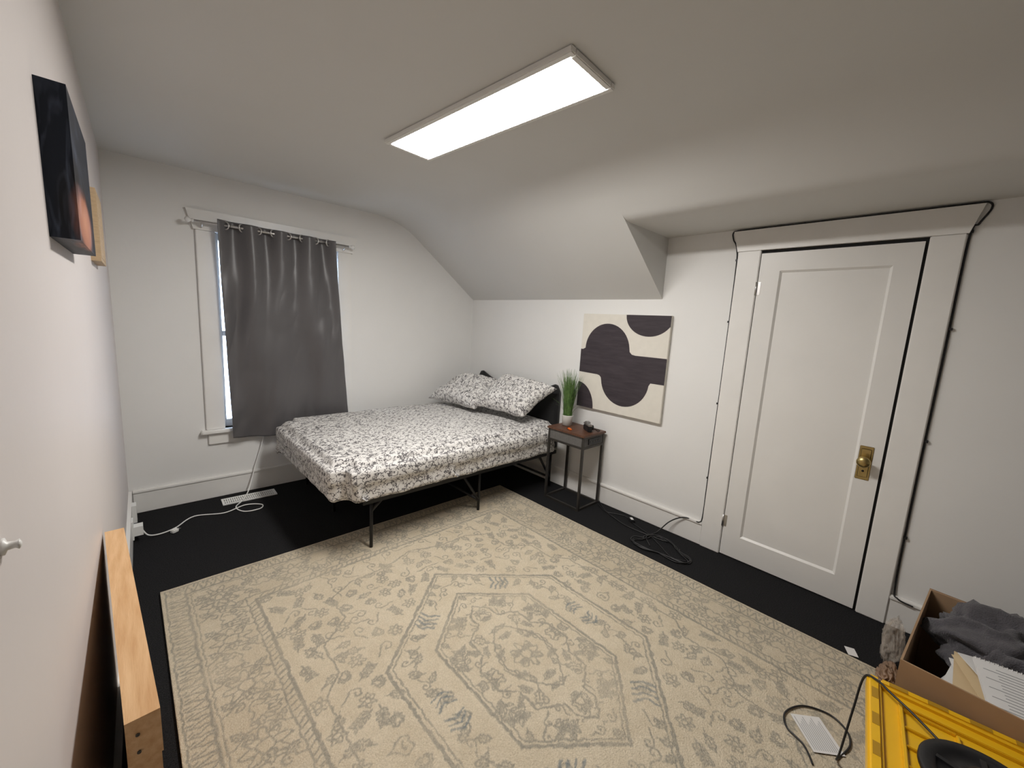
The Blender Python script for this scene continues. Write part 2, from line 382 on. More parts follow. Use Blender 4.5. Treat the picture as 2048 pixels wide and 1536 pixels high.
    for k in range(5):
        y=.03+k*.06; leaf((.415,y),(-.9 if k%2 else .9),.045); scroll((.43,y+.02),k,.03)
    for k in range(4):
        x=.20+k*.022; y=.645-x*.8
        stroke([(x-.03,y-.03),(x+.018,y+.0),(x+.03,y+.045)],.0055,Bl)
    for k in range(3):
        stroke([(.38,.02+k*.025),(.42,.04+k*.025),(.46,.02+k*.025)],.0045,Bl)
    stroke([(HX-.44,0),(HX-.44,.36),(HX-.52,.44),(HX-.52,.62),(HX-.66,.74),(HX-.66,.92),(HX-.80,1.0),(HX-1.0,1.0),(0,1.07)],.004)
    pts=[]
    def inside(x,y):
        if x>HX-.40 or y>HY-.40: return False
        if y<.82-(x*.83) and x<.57: return False
        if x<.57 and y<.34: return False
        return True
    tries=0
    while tries<6000:
        tries+=1; x=rng.uniform(0,HX-.4); y=rng.uniform(0,HY-.4)
        if not inside(x,y): continue
        if all((x-a)**2+(y-b)**2>.068**2 for a,b in pts):
            pts.append((x,y)); k=rng.integers(0,5); a=rng.uniform(0,6.28)
            if k==0: flower((x,y),a,.034,6)
            elif k==1: leaf((x,y),a,.05)
            elif k==2: scroll((x,y),a,.04,1)
            elif k==3: branch((x,y),a,.045)
            else: palm((x,y),a,.034)
    pts2=[]
    tries=0
    while tries<3500:
        tries+=1; x=rng.uniform(0,.5); y=rng.uniform(0,.72)
        if not (x<.28 and y<.52-x*.85): continue
        if all((x-a)**2+(y-b)**2>.055**2 for a,b in pts2):
            pts2.append((x,y)); k=rng.integers(0,3); a=rng.uniform(0,6.28)
            if k==0: leaf((x,y),a,.035,.0032)
            elif k==1: scroll((x,y),a,.028,1,.0032)
            else: branch((x,y),a,.03,.0032)
    def mirror(A): 
        T_=np.vstack([A[::-1],A[1:]]); return np.hstack([T_[:,::-1],T_[:,1:]])
    Mk=mirror(Mk); Bl=mirror(Bl); NY,NX=Mk.shape
    def vn(step,amp=1):
        gy,gx=NY//step+3,NX//step+3; g=rng.random((gy,gx)); yy=np.arange(NY)/step; xx=np.arange(NX)/step
        y0=yy.astype(int);x0=xx.astype(int); fy=(yy-y0)[:,None];fx=(xx-x0)[None]
        fy=fy*fy*(3-2*fy);fx=fx*fx*(3-2*fx)
        return g[y0][:,x0]*(1-fy)*(1-fx)+g[y0+1][:,x0]*fy*(1-fx)+g[y0][:,x0+1]*(1-fy)*fx+g[y0+1][:,x0+1]*fy*fx
    big=.55*vn(60)+.45*vn(25); fine=vn(3)*.5+rng.random((NY,NX))*.5
    jy=np.clip(np.arange(NY)[:,None]+((vn(5)-.5)*2.6).round().astype(int),0,NY-1); jx=np.clip(np.arange(NX)[None]+((vn(5)-.5)*2.6).round().astype(int),0,NX-1)
    Mk=Mk[jy,jx]; Bl=Bl[jy,jx]
    wear=np.clip(.50+.9*big,0,1)*np.clip(.55+.75*fine,0,1)
    m=Mk*wear*.80
    base=np.array([.52,.445,.33]); base2=np.array([.60,.525,.405]); line=np.array([.225,.22,.19]); blue=np.array([.17,.20,.21])
    tone=(.5*vn(40)+.5*vn(8))[...,None]
    C=base*(1-tone)+base2*tone; C=C*(.90+.2*rng.random((NY,NX))[...,None])
    yy=np.abs(np.linspace(-HY,HY,NY))[:,None]; xx=np.abs(np.linspace(-HX,HX,NX))[None]
    bord=((xx>HX-.35)|(yy>HY-.35)).astype(float)[...,None]
    C=C*(1-.06*bord)
    C=C*(1-m[...,None])+line*m[...,None]
    mb=(Bl*wear)[...,None]*.8; C=C*(1-mb)+blue*mb
    X,Y=np.meshgrid(np.linspace(-HX,HX,NX),np.linspace(-HY,HY,NY))
    Z=.013+.001*vn(8)+.002*vn(80)
    co=np.stack([X,Y,Z],-1).reshape(-1,3).astype(np.float32)
    idx=np.arange(NX*NY).reshape(NY,NX)
    q=np.stack([idx[:-1,:-1],idx[:-1,1:],idx[1:,1:],idx[1:,:-1]],-1).reshape(-1,4)
    ring=np.concatenate([idx[0,:],idx[1:,-1],idx[-1,:-1][::-1],idx[1:-1,0][::-1]])
    low=co[ring].copy(); low[:,2]=.0015
    li=np.arange(len(ring))+len(co); nr=np.roll(ring,-1); nl=np.roll(li,-1)
    q=np.vstack([q,np.stack([ring,li,nl,nr],-1)])
    co2=np.vstack([co,low]); Cf=np.vstack([C.reshape(-1,3),np.tile(base*.75,(len(ring),1))])
    me=bpy.data.meshes.new('area_rug'); me.vertices.add(len(co2)); me.vertices.foreach_set('co',co2.ravel())
    me.loops.add(q.size); me.loops.foreach_set('vertex_index',q.ravel().astype(np.int32))
    me.polygons.add(len(q)); me.polygons.foreach_set('loop_start',np.arange(0,q.size,4,dtype=np.int32)); 
    me.update(calc_edges=True)
    at=me.color_attributes.new('weave','FLOAT_COLOR','POINT')
    at.data.foreach_set('color',np.hstack([Cf,np.ones((len(Cf),1))]).astype(np.float32).ravel())
    m_=bpy.data.materials.new('woven_rug'); m_.use_nodes=True; nt=m_.node_tree; b=nt.nodes['Principled BSDF']; b.inputs['Roughness'].default_value=.95; b.inputs['Specular IOR Level'].default_value=.1
    a=nt.nodes.new('ShaderNodeAttribute'); a.attribute_name='weave'; nt.links.new(a.outputs['Color'],b.inputs['Base Color'])
    tc=nt.nodes.new('ShaderNodeTexCoord'); n2=nt.nodes.new('ShaderNodeTexNoise'); n2.inputs['Scale'].default_value=180; nt.links.new(tc.outputs['Object'],n2.inputs['Vector'])
    bp=nt.nodes.new('ShaderNodeBump'); bp.inputs['Strength'].default_value=.6; bp.inputs['Distance'].default_value=.01; nt.links.new(n2.outputs['Fac'],bp.inputs['Height']); nt.links.new(bp.outputs[0],b.inputs['Normal'])
    me.materials.append(m_); o=bpy.data.objects.new('area_rug',me); COL.objects.link(o)
    o.location=(1.238,1.105,0); o.rotation_euler=(0,0,.008)
build_rug()

# ---------------------------------------------------------------- bed
be=empty('bed',(1.9,3.03,.3))
fx0,fx1,fy0,fy1=1.0,2.86,2.35,3.70
zt=.355
L=[(fx0,fx1,fy0,fy0+.03,zt-.03,zt),(fx0,fx1,fy1-.03,fy1,zt-.03,zt),(fx0,fx0+.03,fy0,fy1,zt-.03,zt),(fx1-.03,fx1,fy0,fy1,zt-.03,zt),(fx0,fx1,3.01,3.04,zt-.03,zt),(1.93,1.96,fy0,fy1,zt-.03,zt)]
for k in range(14): x=fx0+.07+k*.13; L.append((x,x+.02,fy0,fy1,zt-.012,zt-.002))
boxes('frame_rails',L,M_black,be)
legs=[]
for x in (1.06,1.95,2.80):
    for y in (2.365,3.03,3.685):
        legs.append([(x,y,.017 if y<2.6 else 0.0),(x,y,zt-.02)])
for x in (1.95,2.80):
    legs.append([(x,2.365,.10),(x-.16,2.365,.335)]); legs.append([(x,2.365,.10),(x,3.685,.10)])
legs.append([(1.06,2.365,.27),(1.14,2.365,.34)])
tubes('legs',legs,.011,M_black,be,10)
bm=bmesh.new()
mx0,mx1,my0,my1,mz0,mz1=.80,2.868,2.275,3.70,.357,.632
bmesh.ops.create_cube(bm,size=1,matrix=T((mx0+mx1)/2,(my0+my1)/2,(mz0+mz1)/2)@Matrix.Diagonal((mx1-mx0,my1-my0,mz1-mz0,1)))
vert_e=[e for e in bm.edges if abs(e.verts[0].co.z-e.verts[1].co.z)>.1]
bmesh.ops.bevel(bm,geom=vert_e,offset=.10,segments=6,affect='EDGES')
top_e=[e for e in bm.edges if all(abs(v.co.z-mz1)<1e-4 for v in e.verts) and len([f for f in e.link_faces if abs(f.normal.z)<.5])==1]
bmesh.ops.bevel(bm,geom=top_e,offset=.05,segments=5,affect='EDGES')
me=bpy.data.meshes.new('mattress'); bm.to_mesh(me); bm.free(); me.materials.append(M_bed)
o=bpy.data.objects.new('mattress',me); COL.objects.link(o); o.parent=be; o.matrix_parent_inverse=T(*be.location).inverted()
rm=o.modifiers.new('r','REMESH'); rm.mode='VOXEL'; rm.voxel_size=.018; rm.use_smooth_shade=True
dg=bpy.context.evaluated_depsgraph_get(); me2=bpy.data.meshes.new_from_object(o.evaluated_get(dg)); o.modifiers.clear(); o.data=me2
for v in me2.vertices:
    p=v.co; side=max(0,min(1,(mz1-.03-p.z)/.15))
    d=.006*noise.noise(Vector((p.x*3,p.y*3,p.z*3)))+.016*side*noise.noise(Vector((p.x*8+p.z*6,p.y*8,p.z*2)))
    d+=.006*noise.noise(Vector((p.x*9,p.y*2.5+p.x*2,5)))
    d-=.03*max(0,(side-.7)/.3)
    v.co=p+v.normal*d
    if p.z>.59: v.co.z+=.018*(math.sin((p.x-mx0)/(mx1-mx0)*math.pi)*math.sin((p.y-my0)/(my1-my0)*math.pi))-.006
for p in me2.polygons: p.use_smooth=True
me2.materials.clear(); me2.materials.append(M_bed)
sm=o.modifiers.new('s','SMOOTH'); sm.iterations=3
V=[];F=[]; N=40
for s_ in (0,1):
    for i in range(N+1):
        t=i/N; y=2.40+1.20*t
        c_=abs(2*t-1); zt_=.855+.14*c_**2.2-(.08*max(0,(c_-.9)/.1)**2)
        for x,z in ((2.885,.36),(2.885,zt_-.02),(2.895,zt_)) if s_==0 else ((2.925,.36),(2.925,zt_-.02),(2.915,zt_)):
            V.append((x,y,z))
for i in range(N):
    a=i*3; b_=(N+1)*3+i*3
    for k in range(2): F.append((a+k,a+3+k,a+4+k,a+k+1)); F.append((b_+k,b_+3+k,b_+4+k,b_+k+1))
    F.append((a+2,a+5,b_+5,b_+2)); F.append((a,a+3,b_+3,b_))
for a,b_ in ((0,(N+1)*3),(N*3,(N+1)*3+N*3)): F.append((a,a+1,b_+1,b_)); F.append((a+1,a+2,b_+2,b_+1))
mk('headboard_cushion',V,F,M_velvet,be,True)

def pillow(name,c00,c10,c11,c01,th):
    c=[Vector(x) for x in (c00,c10,c11,c01)]; nrm=(c[1]-c[0]).cross(c[3]-c[0]).normalized()
    if nrm.z<0: nrm=-nrm
    N=36; V=[];F=[]
    for s_ in (1,-1):
        for j in range(N+1):
            for i in range(N+1):
                u=i/N;v=j/N; a=2*u-1;b_=2*v-1
                pu=a*(1-.12*(1-b_*b_)*abs(a)**3) ; pv=b_*(1-.12*(1-a*a)*abs(b_)**3)
                uu=(pu+1)/2; vv=(pv+1)/2
                p=c[0]*(1-uu)*(1-vv)+c[1]*uu*(1-vv)+c[2]*uu*vv+c[3]*(1-uu)*vv
                h=th*((1-a**4)*(1-b_**4))**.6
                h*=1+.22*noise.noise(Vector((u*4,v*4,c[0].y*3)))
                if s_<0: h=-h*.5
                p=p+nrm*h+nrm*.010*noise.noise(Vector((u*9,v*9,c[0].x)))
                V.append(p)
    n=(N+1)**2
    for s_ in (0,1):
        for j in range(N):
            for i in range(N):
                a=s_*n+j*(N+1)+i; F.append((a,a+1,a+N+2,a+N+1))
    o=mk(name,V,F,M_bed,be,True)
    bm=bmesh.new(); bm.from_mesh(o.data); bmesh.ops.remove_doubles(bm,verts=bm.verts,dist=.0008); bmesh.ops.recalc_face_normals(bm,faces=bm.faces); bm.to_mesh(o.data); bm.free()
    for p in o.data.polygons: p.use_smooth=True
pillow('pillow_1',(2.26,3.66,.68),(2.34,2.95,.68),(2.79,3.05,.91),(2.70,3.62,.93),.11)
pillow('pillow_2',(2.34,3.02,.715),(2.48,2.44,.69),(2.83,2.36,.94),(2.84,3.08,.985),.11)

# ---------------------------------------------------------------- nightstand
ne=empty('side_table',(2.76,2.07,.3))
ax0,ax1,ay0,ay1=2.61,2.90,1.87,2.25; tz=.65
boxes('top',[(ax0-.01,ax1+.01,ay0-.01,ay1+.01,tz-.018,tz)],M_rust,ne,bevel=.003)
t=.018; L=[]
for x in (ax0,ax1-t):
    for y in (ay0,ay1-t): L.append((x,x+t,y,y+t,.0,tz-.018))
for z in (.0,tz-.12):
    L+= [(ax0+t,ax1-t,ay0,ay0+t,z,z+t),(ax0+t,ax1-t,ay1-t,ay1,z,z+t),(ax0,ax0+t,ay0+t,ay1-t,z,z+t),(ax1-t,ax1,ay0+t,ay1-t,z,z+t)]
boxes('frame',L,M_grey,ne)
boxes('drawer_box',[(ax0+.004,ax1-.004,ay0+.004,ay1-.004,tz-.105,tz-.019)],mat('fabric_grey',(.13,.125,.12),.8,noise_amt=.2,nscale=60),ne)
boxes('outlet_panel',[(ax0+.07,ax1-.05,ay0-.004,ay0+.004,tz-.088,tz-.038)],M_blackpl,ne,bevel=.002)
boxes('outlet_slots',[(ax0+.09+k*.035,ax0+.09+k*.035+.018,ay0-.006,ay0-.003,tz-.07,tz-.055) for k in range(4)],M_grey,ne)
gx,gy=2.765,2.175
pe=empty('potted_grass',(gx,gy,tz))
lathe('pot',[(.034,tz+.001),(.04,tz+.004),(.052,tz+.09),(.05,tz+.096),(.046,tz+.094),(.045,tz+.075)],M_pot,pe,32,T(gx,gy,0))
lathe('soil',[(.045,tz+.07),(.03,tz+.078),(.001,tz+.08)],M_soil,pe,24,T(gx,gy,0))
V=[];F=[]
for k in range(560):
    a=random.uniform(0,2*math.pi); r0=.038*math.sqrt(random.random()); hgt=random.uniform(.26,.44); lean=random.uniform(.0,.09)*(hgt/.36)
    if k<14: lean=random.uniform(.12,.17); hgt=random.uniform(.15,.25)
    x0=gx+r0*math.cos(a); y0_=gy+r0*math.sin(a); w=random.uniform(.0018,.0030); a2=a+random.uniform(-.6,.6); pa=a2+math.pi/2+random.uniform(-.8,.8)
    b0=len(V)
    for i in range(6):
        t_=i/5; rr=lean*t_**1.8; x=min(x0+rr*math.cos(a2),2.88); y=min(y0_+rr*math.sin(a2),2.36); z=tz+.075+hgt*(t_-.18*(lean/.11)*t_**3*.6)
        ww=w*(1-t_*.85); V.append((x+ww*math.cos(pa),y+ww*math.sin(pa),z)); V.append((x-ww*math.cos(pa),y-ww*math.sin(pa),z))
    for i in range(5): F.append((b0+2*i,b0+2*i+1,b0+2*i+3,b0+2*i+2))
mk('grass_blades',V,F,M_grass,pe)
ca=empty('film_camera',(2.76,1.95,tz)); X=T(2.77,1.955,tz)@Rz(1.0)
boxes('body',[(-.06,.06,-.018,.018,.001,.05)],M_blackpl,ca,bevel=.006,X=X)
boxes('top_plate',[(-.06,.06,-.018,.018,.05,.066),(-.02,.02,-.016,.02,.066,.082)],M_silver,ca,bevel=.003,X=X)
lathe('lens',[(.024,0),(.024,.014),(.021,.016),(.021,.03),(.018,.032),(.015,.028)],M_blackpl,ca,24,X@T(0,-.017,.03)@Matrix.Rotation(math.pi/2,4,'X'))
lathe('dial',[(.009,0),(.009,.007),(.001,.007)],M_silver,ca,16,X@T(.045,0,.066)); lathe('dial_b',[(.008,0),(.008,.006),(.001,.006)],M_silver,ca,16,X@T(-.043,0,.066))
tube('strap',[(2.80,2.0,tz+.05),(2.83,2.03,tz+.02),(2.86,1.97,tz+.004),(2.87,1.90,tz+.004),(2.82,1.885,tz+.004),(2.79,1.9,tz+.03)],.003,M_blackpl,ca,6,n=6)
oe=empty('orange_lighter',(2.67,2.1,tz)); X=T(2.67,2.07,tz)@Rz(-.5)
boxes('body',[(-.012,.012,-.035,.02,.001,.012)],M_orange,oe,bevel=.004,X=X); boxes('cap',[(-.011,.011,.02,.035,.001,.012)],M_blackpl,oe,bevel=.003,X=X)

# ---------------------------------------------------------------- abstract canvas
ar=empty('abstract_canvas',(W-.02,1.8,1.22))
cy0,cy1,cz0,cz1=1.395,2.195,.815,1.635
xa=W-.032
boxes('stretched_canvas',[(xa,W-.001,cy0,cy1,cz0,cz1)],M_canvas,ar,bevel=.003)
def shape(name,P):
    V=[(xa-.0008,cy1-(cy1-cy0)*min(max(u,0.001),.999),cz1-(cz1-cz0)*min(max(v,0.001),.999)) for u,v in P]
    mk(name,V,[tuple(range(len(V)))],M_plum,ar)
def arc(cx,cy,rx,ry,a0,a1,n=24): return [(cx+rx*math.cos(math.radians(a0+(a1-a0)*i/n)),cy+ry*math.sin(math.radians(a0+(a1-a0)*i/n))) for i in range(n+1)]
P=[(0,.375)]+[(.03,.375)]+arc(.33,.36,.27,.265,180,352)+[(.605,.36),(.63,.383),(.67,.39)]+[(1,.39),(1,.635),(.86,.635)]
P+=arc(.57,.64,.275,.27,5,172)+[(.29,.65),(.27,.632),(.24,.625),(0,.62)]
shape('dark_form',P)
shape('dark_form_top',[(.53,0)]+arc(.78,0,.25,.20,170,30)+[(1,.11),(1,0)])
shape('dark_form_corner',[(0,.73)]+arc(0,1,.22,.27,-85,0)+[(0,1)])

# ---------------------------------------------------------------- left wall pictures
def mat_photo():
    m=bpy.data.materials.new('portrait_print'); m.use_nodes=True; nt=m.node_tree; b=nt.nodes['Principled BSDF']; b.inputs['Roughness'].default_value=.5; b.inputs['Specular IOR Level'].default_value=.25
    tc=nt.nodes.new('ShaderNodeTexCoord')
    mp=nt.nodes.new('ShaderNodeMapping'); mp.inputs['Location'].default_value=(-.9,-.40,-.38); mp.inputs['Scale'].default_value=(1.0,1.1,2.1); nt.links.new(tc.outputs['Generated'],mp.inputs[0])
    n=nt.nodes.new('ShaderNodeTexNoise'); n.inputs['Scale'].default_value=3; n.inputs['Detail'].default_value=3; nt.links.new(tc.outputs['Generated'],n.inputs['Vector'])
    ln=nt.nodes.new('ShaderNodeVectorMath'); ln.operation='LENGTH'; nt.links.new(mp.outputs[0],ln.inputs[0])
    a=nt.nodes.new('ShaderNodeMath'); a.operation='MULTIPLY_ADD'; a.inputs[1].default_value=.35; nt.links.new(n.outputs['Fac'],a.inputs[0]); nt.links.new(ln.outputs['Value'],a.inputs[2])
    r=nt.nodes.new('ShaderNodeValToRGB'); e=r.color_ramp.elements; e[0].position=.2; e[0].color=(.50,.23,.14,1); e[1].position=1; e[1].color=(.008,.012,.022,1)
    x=e.new(.52); x.color=(.36,.15,.09,1); x=e.new(.62); x.color=(.10,.04,.03,1); x=e.new(.72); x.color=(.008,.008,.01,1)
    nt.links.new(a.outputs[0],r.inputs[0])
    w=nt.nodes.new('ShaderNodeTexNoise'); w.inputs['Scale'].default_value=2.2; w.inputs['Distortion'].default_value=1.5; nt.links.new(tc.outputs['Generated'],w.inputs['Vector'])
    wr=nt.nodes.new('ShaderNodeMapRange'); wr.inputs[1].default_value=.45; wr.inputs[2].default_value=.75; nt.links.new(w.outputs['Fac'],wr.inputs[0])
    mx=nt.nodes.new('ShaderNodeMix'); mx.data_type='RGBA'; mx.blend_type='ADD'; mx.inputs['B'].default_value=(.05,.06,.085,1); nt.links.new(wr.outputs[0],mx.inputs['Factor']); nt.links.new(r.outputs[0],mx.inputs['A'])  # bluish sheen on the black canvas, painted into the print colour as noise
    nt.links.new(mx.outputs['Result'],b.inputs['Base Color']); return m
pw=empty('portrait_canvas',(-.09,1.6,1.8))
q=lq(1.36,1.80,.047)
prism('wrapped_print',q,1.645,1.965,mat_photo(),pw)
fw=empty('wood_framed_picture',(-.09,2.7,1.8))
q=lq(2.45,2.80,.030); prism('frame',q,1.675,1.965,M_lwood,fw)
q=[(LX(2.47)+.0302,2.47),(LX(2.78)+.0302,2.78),(LX(2.78)+.031,2.78),(LX(2.47)+.031,2.47)]; prism('print',q,1.69,1.95,M_lwood,fw)
hk=empty('wall_peg',(LX(.7),.7,1.2))
lathe('peg',[(.010,0),(.010,.003),(.005,.005),(.004,.011),(.006,.014),(.002,.016)],M_trim,hk,16,T(LX(.71),.71,1.225)@Matrix.Rotation(math.pi/2,4,'Y'))

# ---------------------------------------------------------------- pine lumber frame
lu=empty('pine_board_frame',(-.06,1.35,.4))
def beam(name,A,Bp,w,h,m,parent):
    A=Vector(A);Bp=Vector(Bp); d=(Bp-A).normalized(); s_=Vector((0,0,1)).cross(d).normalized()*w/2; V=[]
    for p in (A,Bp):
        for a,b_ in ((-1,0),(1,0),(1,-h),(-1,-h)): V.append(p+s_*a+Vector((0,0,b_)))
    return mk(name,V,[(0,1,2,3),(4,5,6,7),(0,1,5,4),(1,2,6,5),(2,3,7,6),(3,0,4,7)],m,parent)
beam('top_rail',(-.027,.86,.80),(-.083,1.82,.75),.047,.089,M_pine,lu)
boxes('post_1',[(-.0225,.0225,-.045,.045,0,.71)],M_pine,lu,X=T(-.031,.91,0)@Rz(.056))
boxes('post_2',[(-.0225,.0225,-.045,.045,0,.66)],M_pine,lu,X=T(-.078,1.76,0)@Rz(.056))
V=[(-.036,.955,.01),(-.076,1.715,.01),(-.076,1.715,.664),(-.036,.955,.704)]
V=V+[(x-.02,y,z) for x,y,z in V]; mk('infill_board',V,[(0,1,2,3),(4,5,6,7),(0,1,5,4),(1,2,6,5),(2,3,7,6),(3,0,4,7)],M_pine,lu)
for y,z in ((.8585,.77),(.8585,.735)):
    tube('nail',[(-.035,y,z),(-.035,y-.002,z)],.003,M_grey,lu,8)

# ---------------------------------------------------------------- vent, outlets, cords
ve=empty('floor_register',(.62,3.66,0))
X=T(.62,3.665,0)@Rz(-.02)
boxes('plate',[(-.185,.185,-.06,-.045,.0,.008),(-.185,.185,.045,.06,.0,.008),(-.185,-.17,-.045,.045,.0,.008),(.17,.185,-.045,.045,.0,.008),(-.17,.17,-.003,.003,0,.008)],M_whitepl,ve,X=X)
boxes('louvres',[(-.165+k*.0137,-.156+k*.0137,-.045,.045,.001,.007) for k in range(25)],M_whitepl,ve,X=X)
ou=empty('wall_outlet',(LX(3.35),3.35,.2))
prism('cover_plate',[(LX(3.3)+.018,3.30),(LX(3.38)+.018,3.38),(LX(3.38)+.026,3.38),(LX(3.3)+.026,3.30)],.03,.15,M_whitepl,ou)
prism('adapter',[(LX(3.31)+.026,3.31),(LX(3.37)+.026,3.37),(LX(3.37)+.07,3.37),(LX(3.31)+.07,3.31)],.05,.11,M_whitepl,ou)
ou2=empty('wall_switch_box',(LX(3.6),3.6,.3))
prism('cover',[(LX(3.55)+.018,3.55),(LX(3.62)+.018,3.62),(LX(3.62)+.04,3.62),(LX(3.55)+.04,3.55)],.04,.16,M_whitepl,ou2)
tube('white_power_cord',[(.76,B-.03,.46),(.74,B-.03,.38),(.69,B-.04,.22),(.63,3.72,.06),(.57,3.62,.014),(.50,3.50,.012),(.54,3.40,.006),(.64,3.39,.006),(.66,3.46,.006),(.56,3.50,.014),(.42,3.46,.006),(.25,3.52,.006),(.14,3.40,.006),(.06,3.36,.006),(.0,3.33,.03),(-.03,3.34,.08)],.0042,M_whitepl,None,8,n=8)
pl=empty('white_plug',(.12,3.42,0)); boxes('body',[(-.02,.02,-.015,.015,.001,.025)],M_whitepl,pl,bevel=.005,X=T(.13,3.34,0)@Rz(.6)); boxes('prongs',[(.02,.036,-.008,-.005,.01,.016),(.02,.036,.005,.008,.01,.016)],M_steel,pl,X=T(.13,3.34,0)@Rz(.6))
xc=W-.006
tube('door_cable',[(2.60,1.22,.006),(2.70,1.30,.006),(2.82,1.28,.008),(2.88,1.22,.10),(2.905,1.14,.16),(xc-.012,1.07,.165),(xc-.02,1.02,.17),(xc-.002,1.008,.22),(xc,1.008,.5),(xc,1.006,1.04),(xc,1.008,1.9),(xc,1.02,2.08),(xc,1.047,2.14),(xc,1.052,2.185),(xc-.004,1.0,2.192),(xc-.01,.7,2.191),(xc-.01,.3,2.191),(xc-.008,0,2.192),(xc,-.05,2.19),(xc,-.058,2.16),(xc,-.03,2.10),(xc,-.008,2.03),(xc,-.008,1.5),(xc,-.007,1.03),(xc,-.008,.6),(xc-.002,-.012,.22),(xc-.02,-.03,.17),(xc-.024,-.09,.16)],.0042,M_blackpl,None,8,n=8)
cl=empty('cable_clips',(xc,0,1)); boxes('clips',[(W-.014,W-.001,-.018,-.003,z,z+.012) for z in (.5,1.03,1.6,2.06)]+[(W-.014,W-.001,1.0,1.016,z,z+.012) for z in (.5,1.04,1.6,2.0)],M_blackpl,cl)
P=[(2.90,1.86,.02),(2.82,1.75,.006),(2.76,1.62,.006),(2.72,1.45,.006)]
for k in range(34):
    a=k*.55; r=.14+.04*math.sin(k*1.7); P.append((2.64+r*math.cos(a)*.8,1.16+r*math.sin(a)*1.3,.006+.0012*(k%7)))
tube('black_cable_coil',P,.004,M_blackpl,None,7,n=5)
tube('black_power_cord',[(2.86,1.84,.006),(2.80,1.72,.006),(2.86,1.58,.006),(2.80,1.46,.006),(2.74,1.30,.006),(2.66,1.18,.01),(2.58,1.05,.006),(2.62,.96,.006)],.0035,M_blackpl,None,7,n=6)
pg=empty('power_adapter',(2.80,1.5,0)); boxes('body',[(-.03,.03,-.018,.018,.001,.025)],M_blackpl,pg,bevel=.004,X=T(2.83,1.50,0)@Rz(.9)); boxes('label',[(-.018,.018,-.01,.01,.0252,.0256)],M_paper,pg,X=T(2.83,1.50,0)@Rz(.9))

# ---------------------------------------------------------------- cardboard box & contents
bx=empty('cardboard_box',(2.15,-.3,.2)); XB=T(1.83,-.055,.016)@Rz(-.09)
bl,bw,bh,t_=.66,.46,.45,.006
boxes('box_walls',[(0,bl,-t_,0,.002,bh),(0,bl,-bw,-bw+t_,.002,bh),(0,t_,-bw+t_,-t_,.002,bh),(bl-t_,bl,-bw+t_,-t_,.002,bh),(t_,bl-t_,-bw+t_,-t_,.002,.01)],M_card,bx,X=XB)
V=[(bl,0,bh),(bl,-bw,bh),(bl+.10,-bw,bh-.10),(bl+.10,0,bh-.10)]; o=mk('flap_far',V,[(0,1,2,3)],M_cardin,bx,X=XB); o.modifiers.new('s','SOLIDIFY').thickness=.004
def crumple(name,c,sx,sy,sz,m,parent,seed=0,X=None,amp=.35,fr=3):
    bm=bmesh.new(); bmesh.ops.create_icosphere(bm,subdivisions=5,radius=1)
    for v in bm.verts:
        p=v.co.copy(); n_=noise.noise(p*fr*.5+Vector((seed,0,0))); r_=abs(noise.noise(p*fr+Vector((0,seed,0))))
        f=1+amp*(n_*.7-r_*1.1+.2)+.06*noise.noise(p*fr*3)
        v.co=Vector((c[0]+p.x*f*sx,c[1]+p.y*f*sy,c[2]+p.z*f*sz))
    me=bpy.data.meshes.new(name); bm.to_mesh(me); bm.free()
    if X is not None: me.transform(X)
    for p in me.polygons: p.use_smooth=True
    me.materials.append(m); o=bpy.data.objects.new(name,me); COL.objects.link(o); o.parent=parent; o.matrix_parent_inverse=T(*parent.location).inverted(); return o
tw=empty('grey_towel',(2.25,-.3,.45))
crumple('folds',(.47,-.23,.40),.15,.19,.13,M_towel,tw,3,XB,.5,2.2)
crumple('folds_b',(.36,-.25,.36),.16,.17,.12,M_towel,tw,8,XB,.5,2.2)
pp=empty('paper_stack',(1.95,-.3,.42))
for k in range(6):
    XX=XB@T(.16+.01*k,-.23-.012*k,.36+.012*k)@Rz(.2*k-.3)@Matrix.Rotation(.12*(k%3)-.1,4,'X')@Matrix.Rotation(-.15,4,'Y')
    boxes('sheet_%d'%(k+1),[(-.11,.11,-.14,.14,0,.002)],M_man if k in(2,4) else M_paper,pp,X=XX)
nb=empty('spiral_notebook',(1.95,-.4,.45))
XX=XB@T(.13,-.30,.445)@Rz(.25)@Matrix.Rotation(-.2,4,'Y')
boxes('pages',[(-.10,.10,-.13,.13,0,.012)],M_paper,nb,X=XX)
boxes('printed_lines',[(-.085+.012*k,-.083+.012*k,-.115,.085 if k%3 else .115,.0122,.0126) for k in range(14)],M_ink,nb,X=XX)
V=[];F=[]
for k in range(26):
    y=-.125+k*.01; tubeVF([(.10+.006*math.cos(a),y,.006+.009*math.sin(a)) for a in [2*math.pi*i/10 for i in range(11)]],.0009,5,V,F,False)
mk('spiral',V,F,M_steel,nb,True,XX)
bg=empty('plastic_bag',(2.5,-.05,0))
crumple('film',(2.55,-.04,.12),.05,.04,.115,M_bag,bg,5,None,.5,3)
crumple('wrap',(2.36,-.045,.06),.09,.035,.045,M_tag,bg,9,None,.6,3)
pt=empty('paper_scrap',(2.5,.08,.0)); boxes('scrap',[(-.03,.03,-.02,.02,.001,.003)],M_paper,pt,X=T(2.50,.09,.003)@Rz(.4))

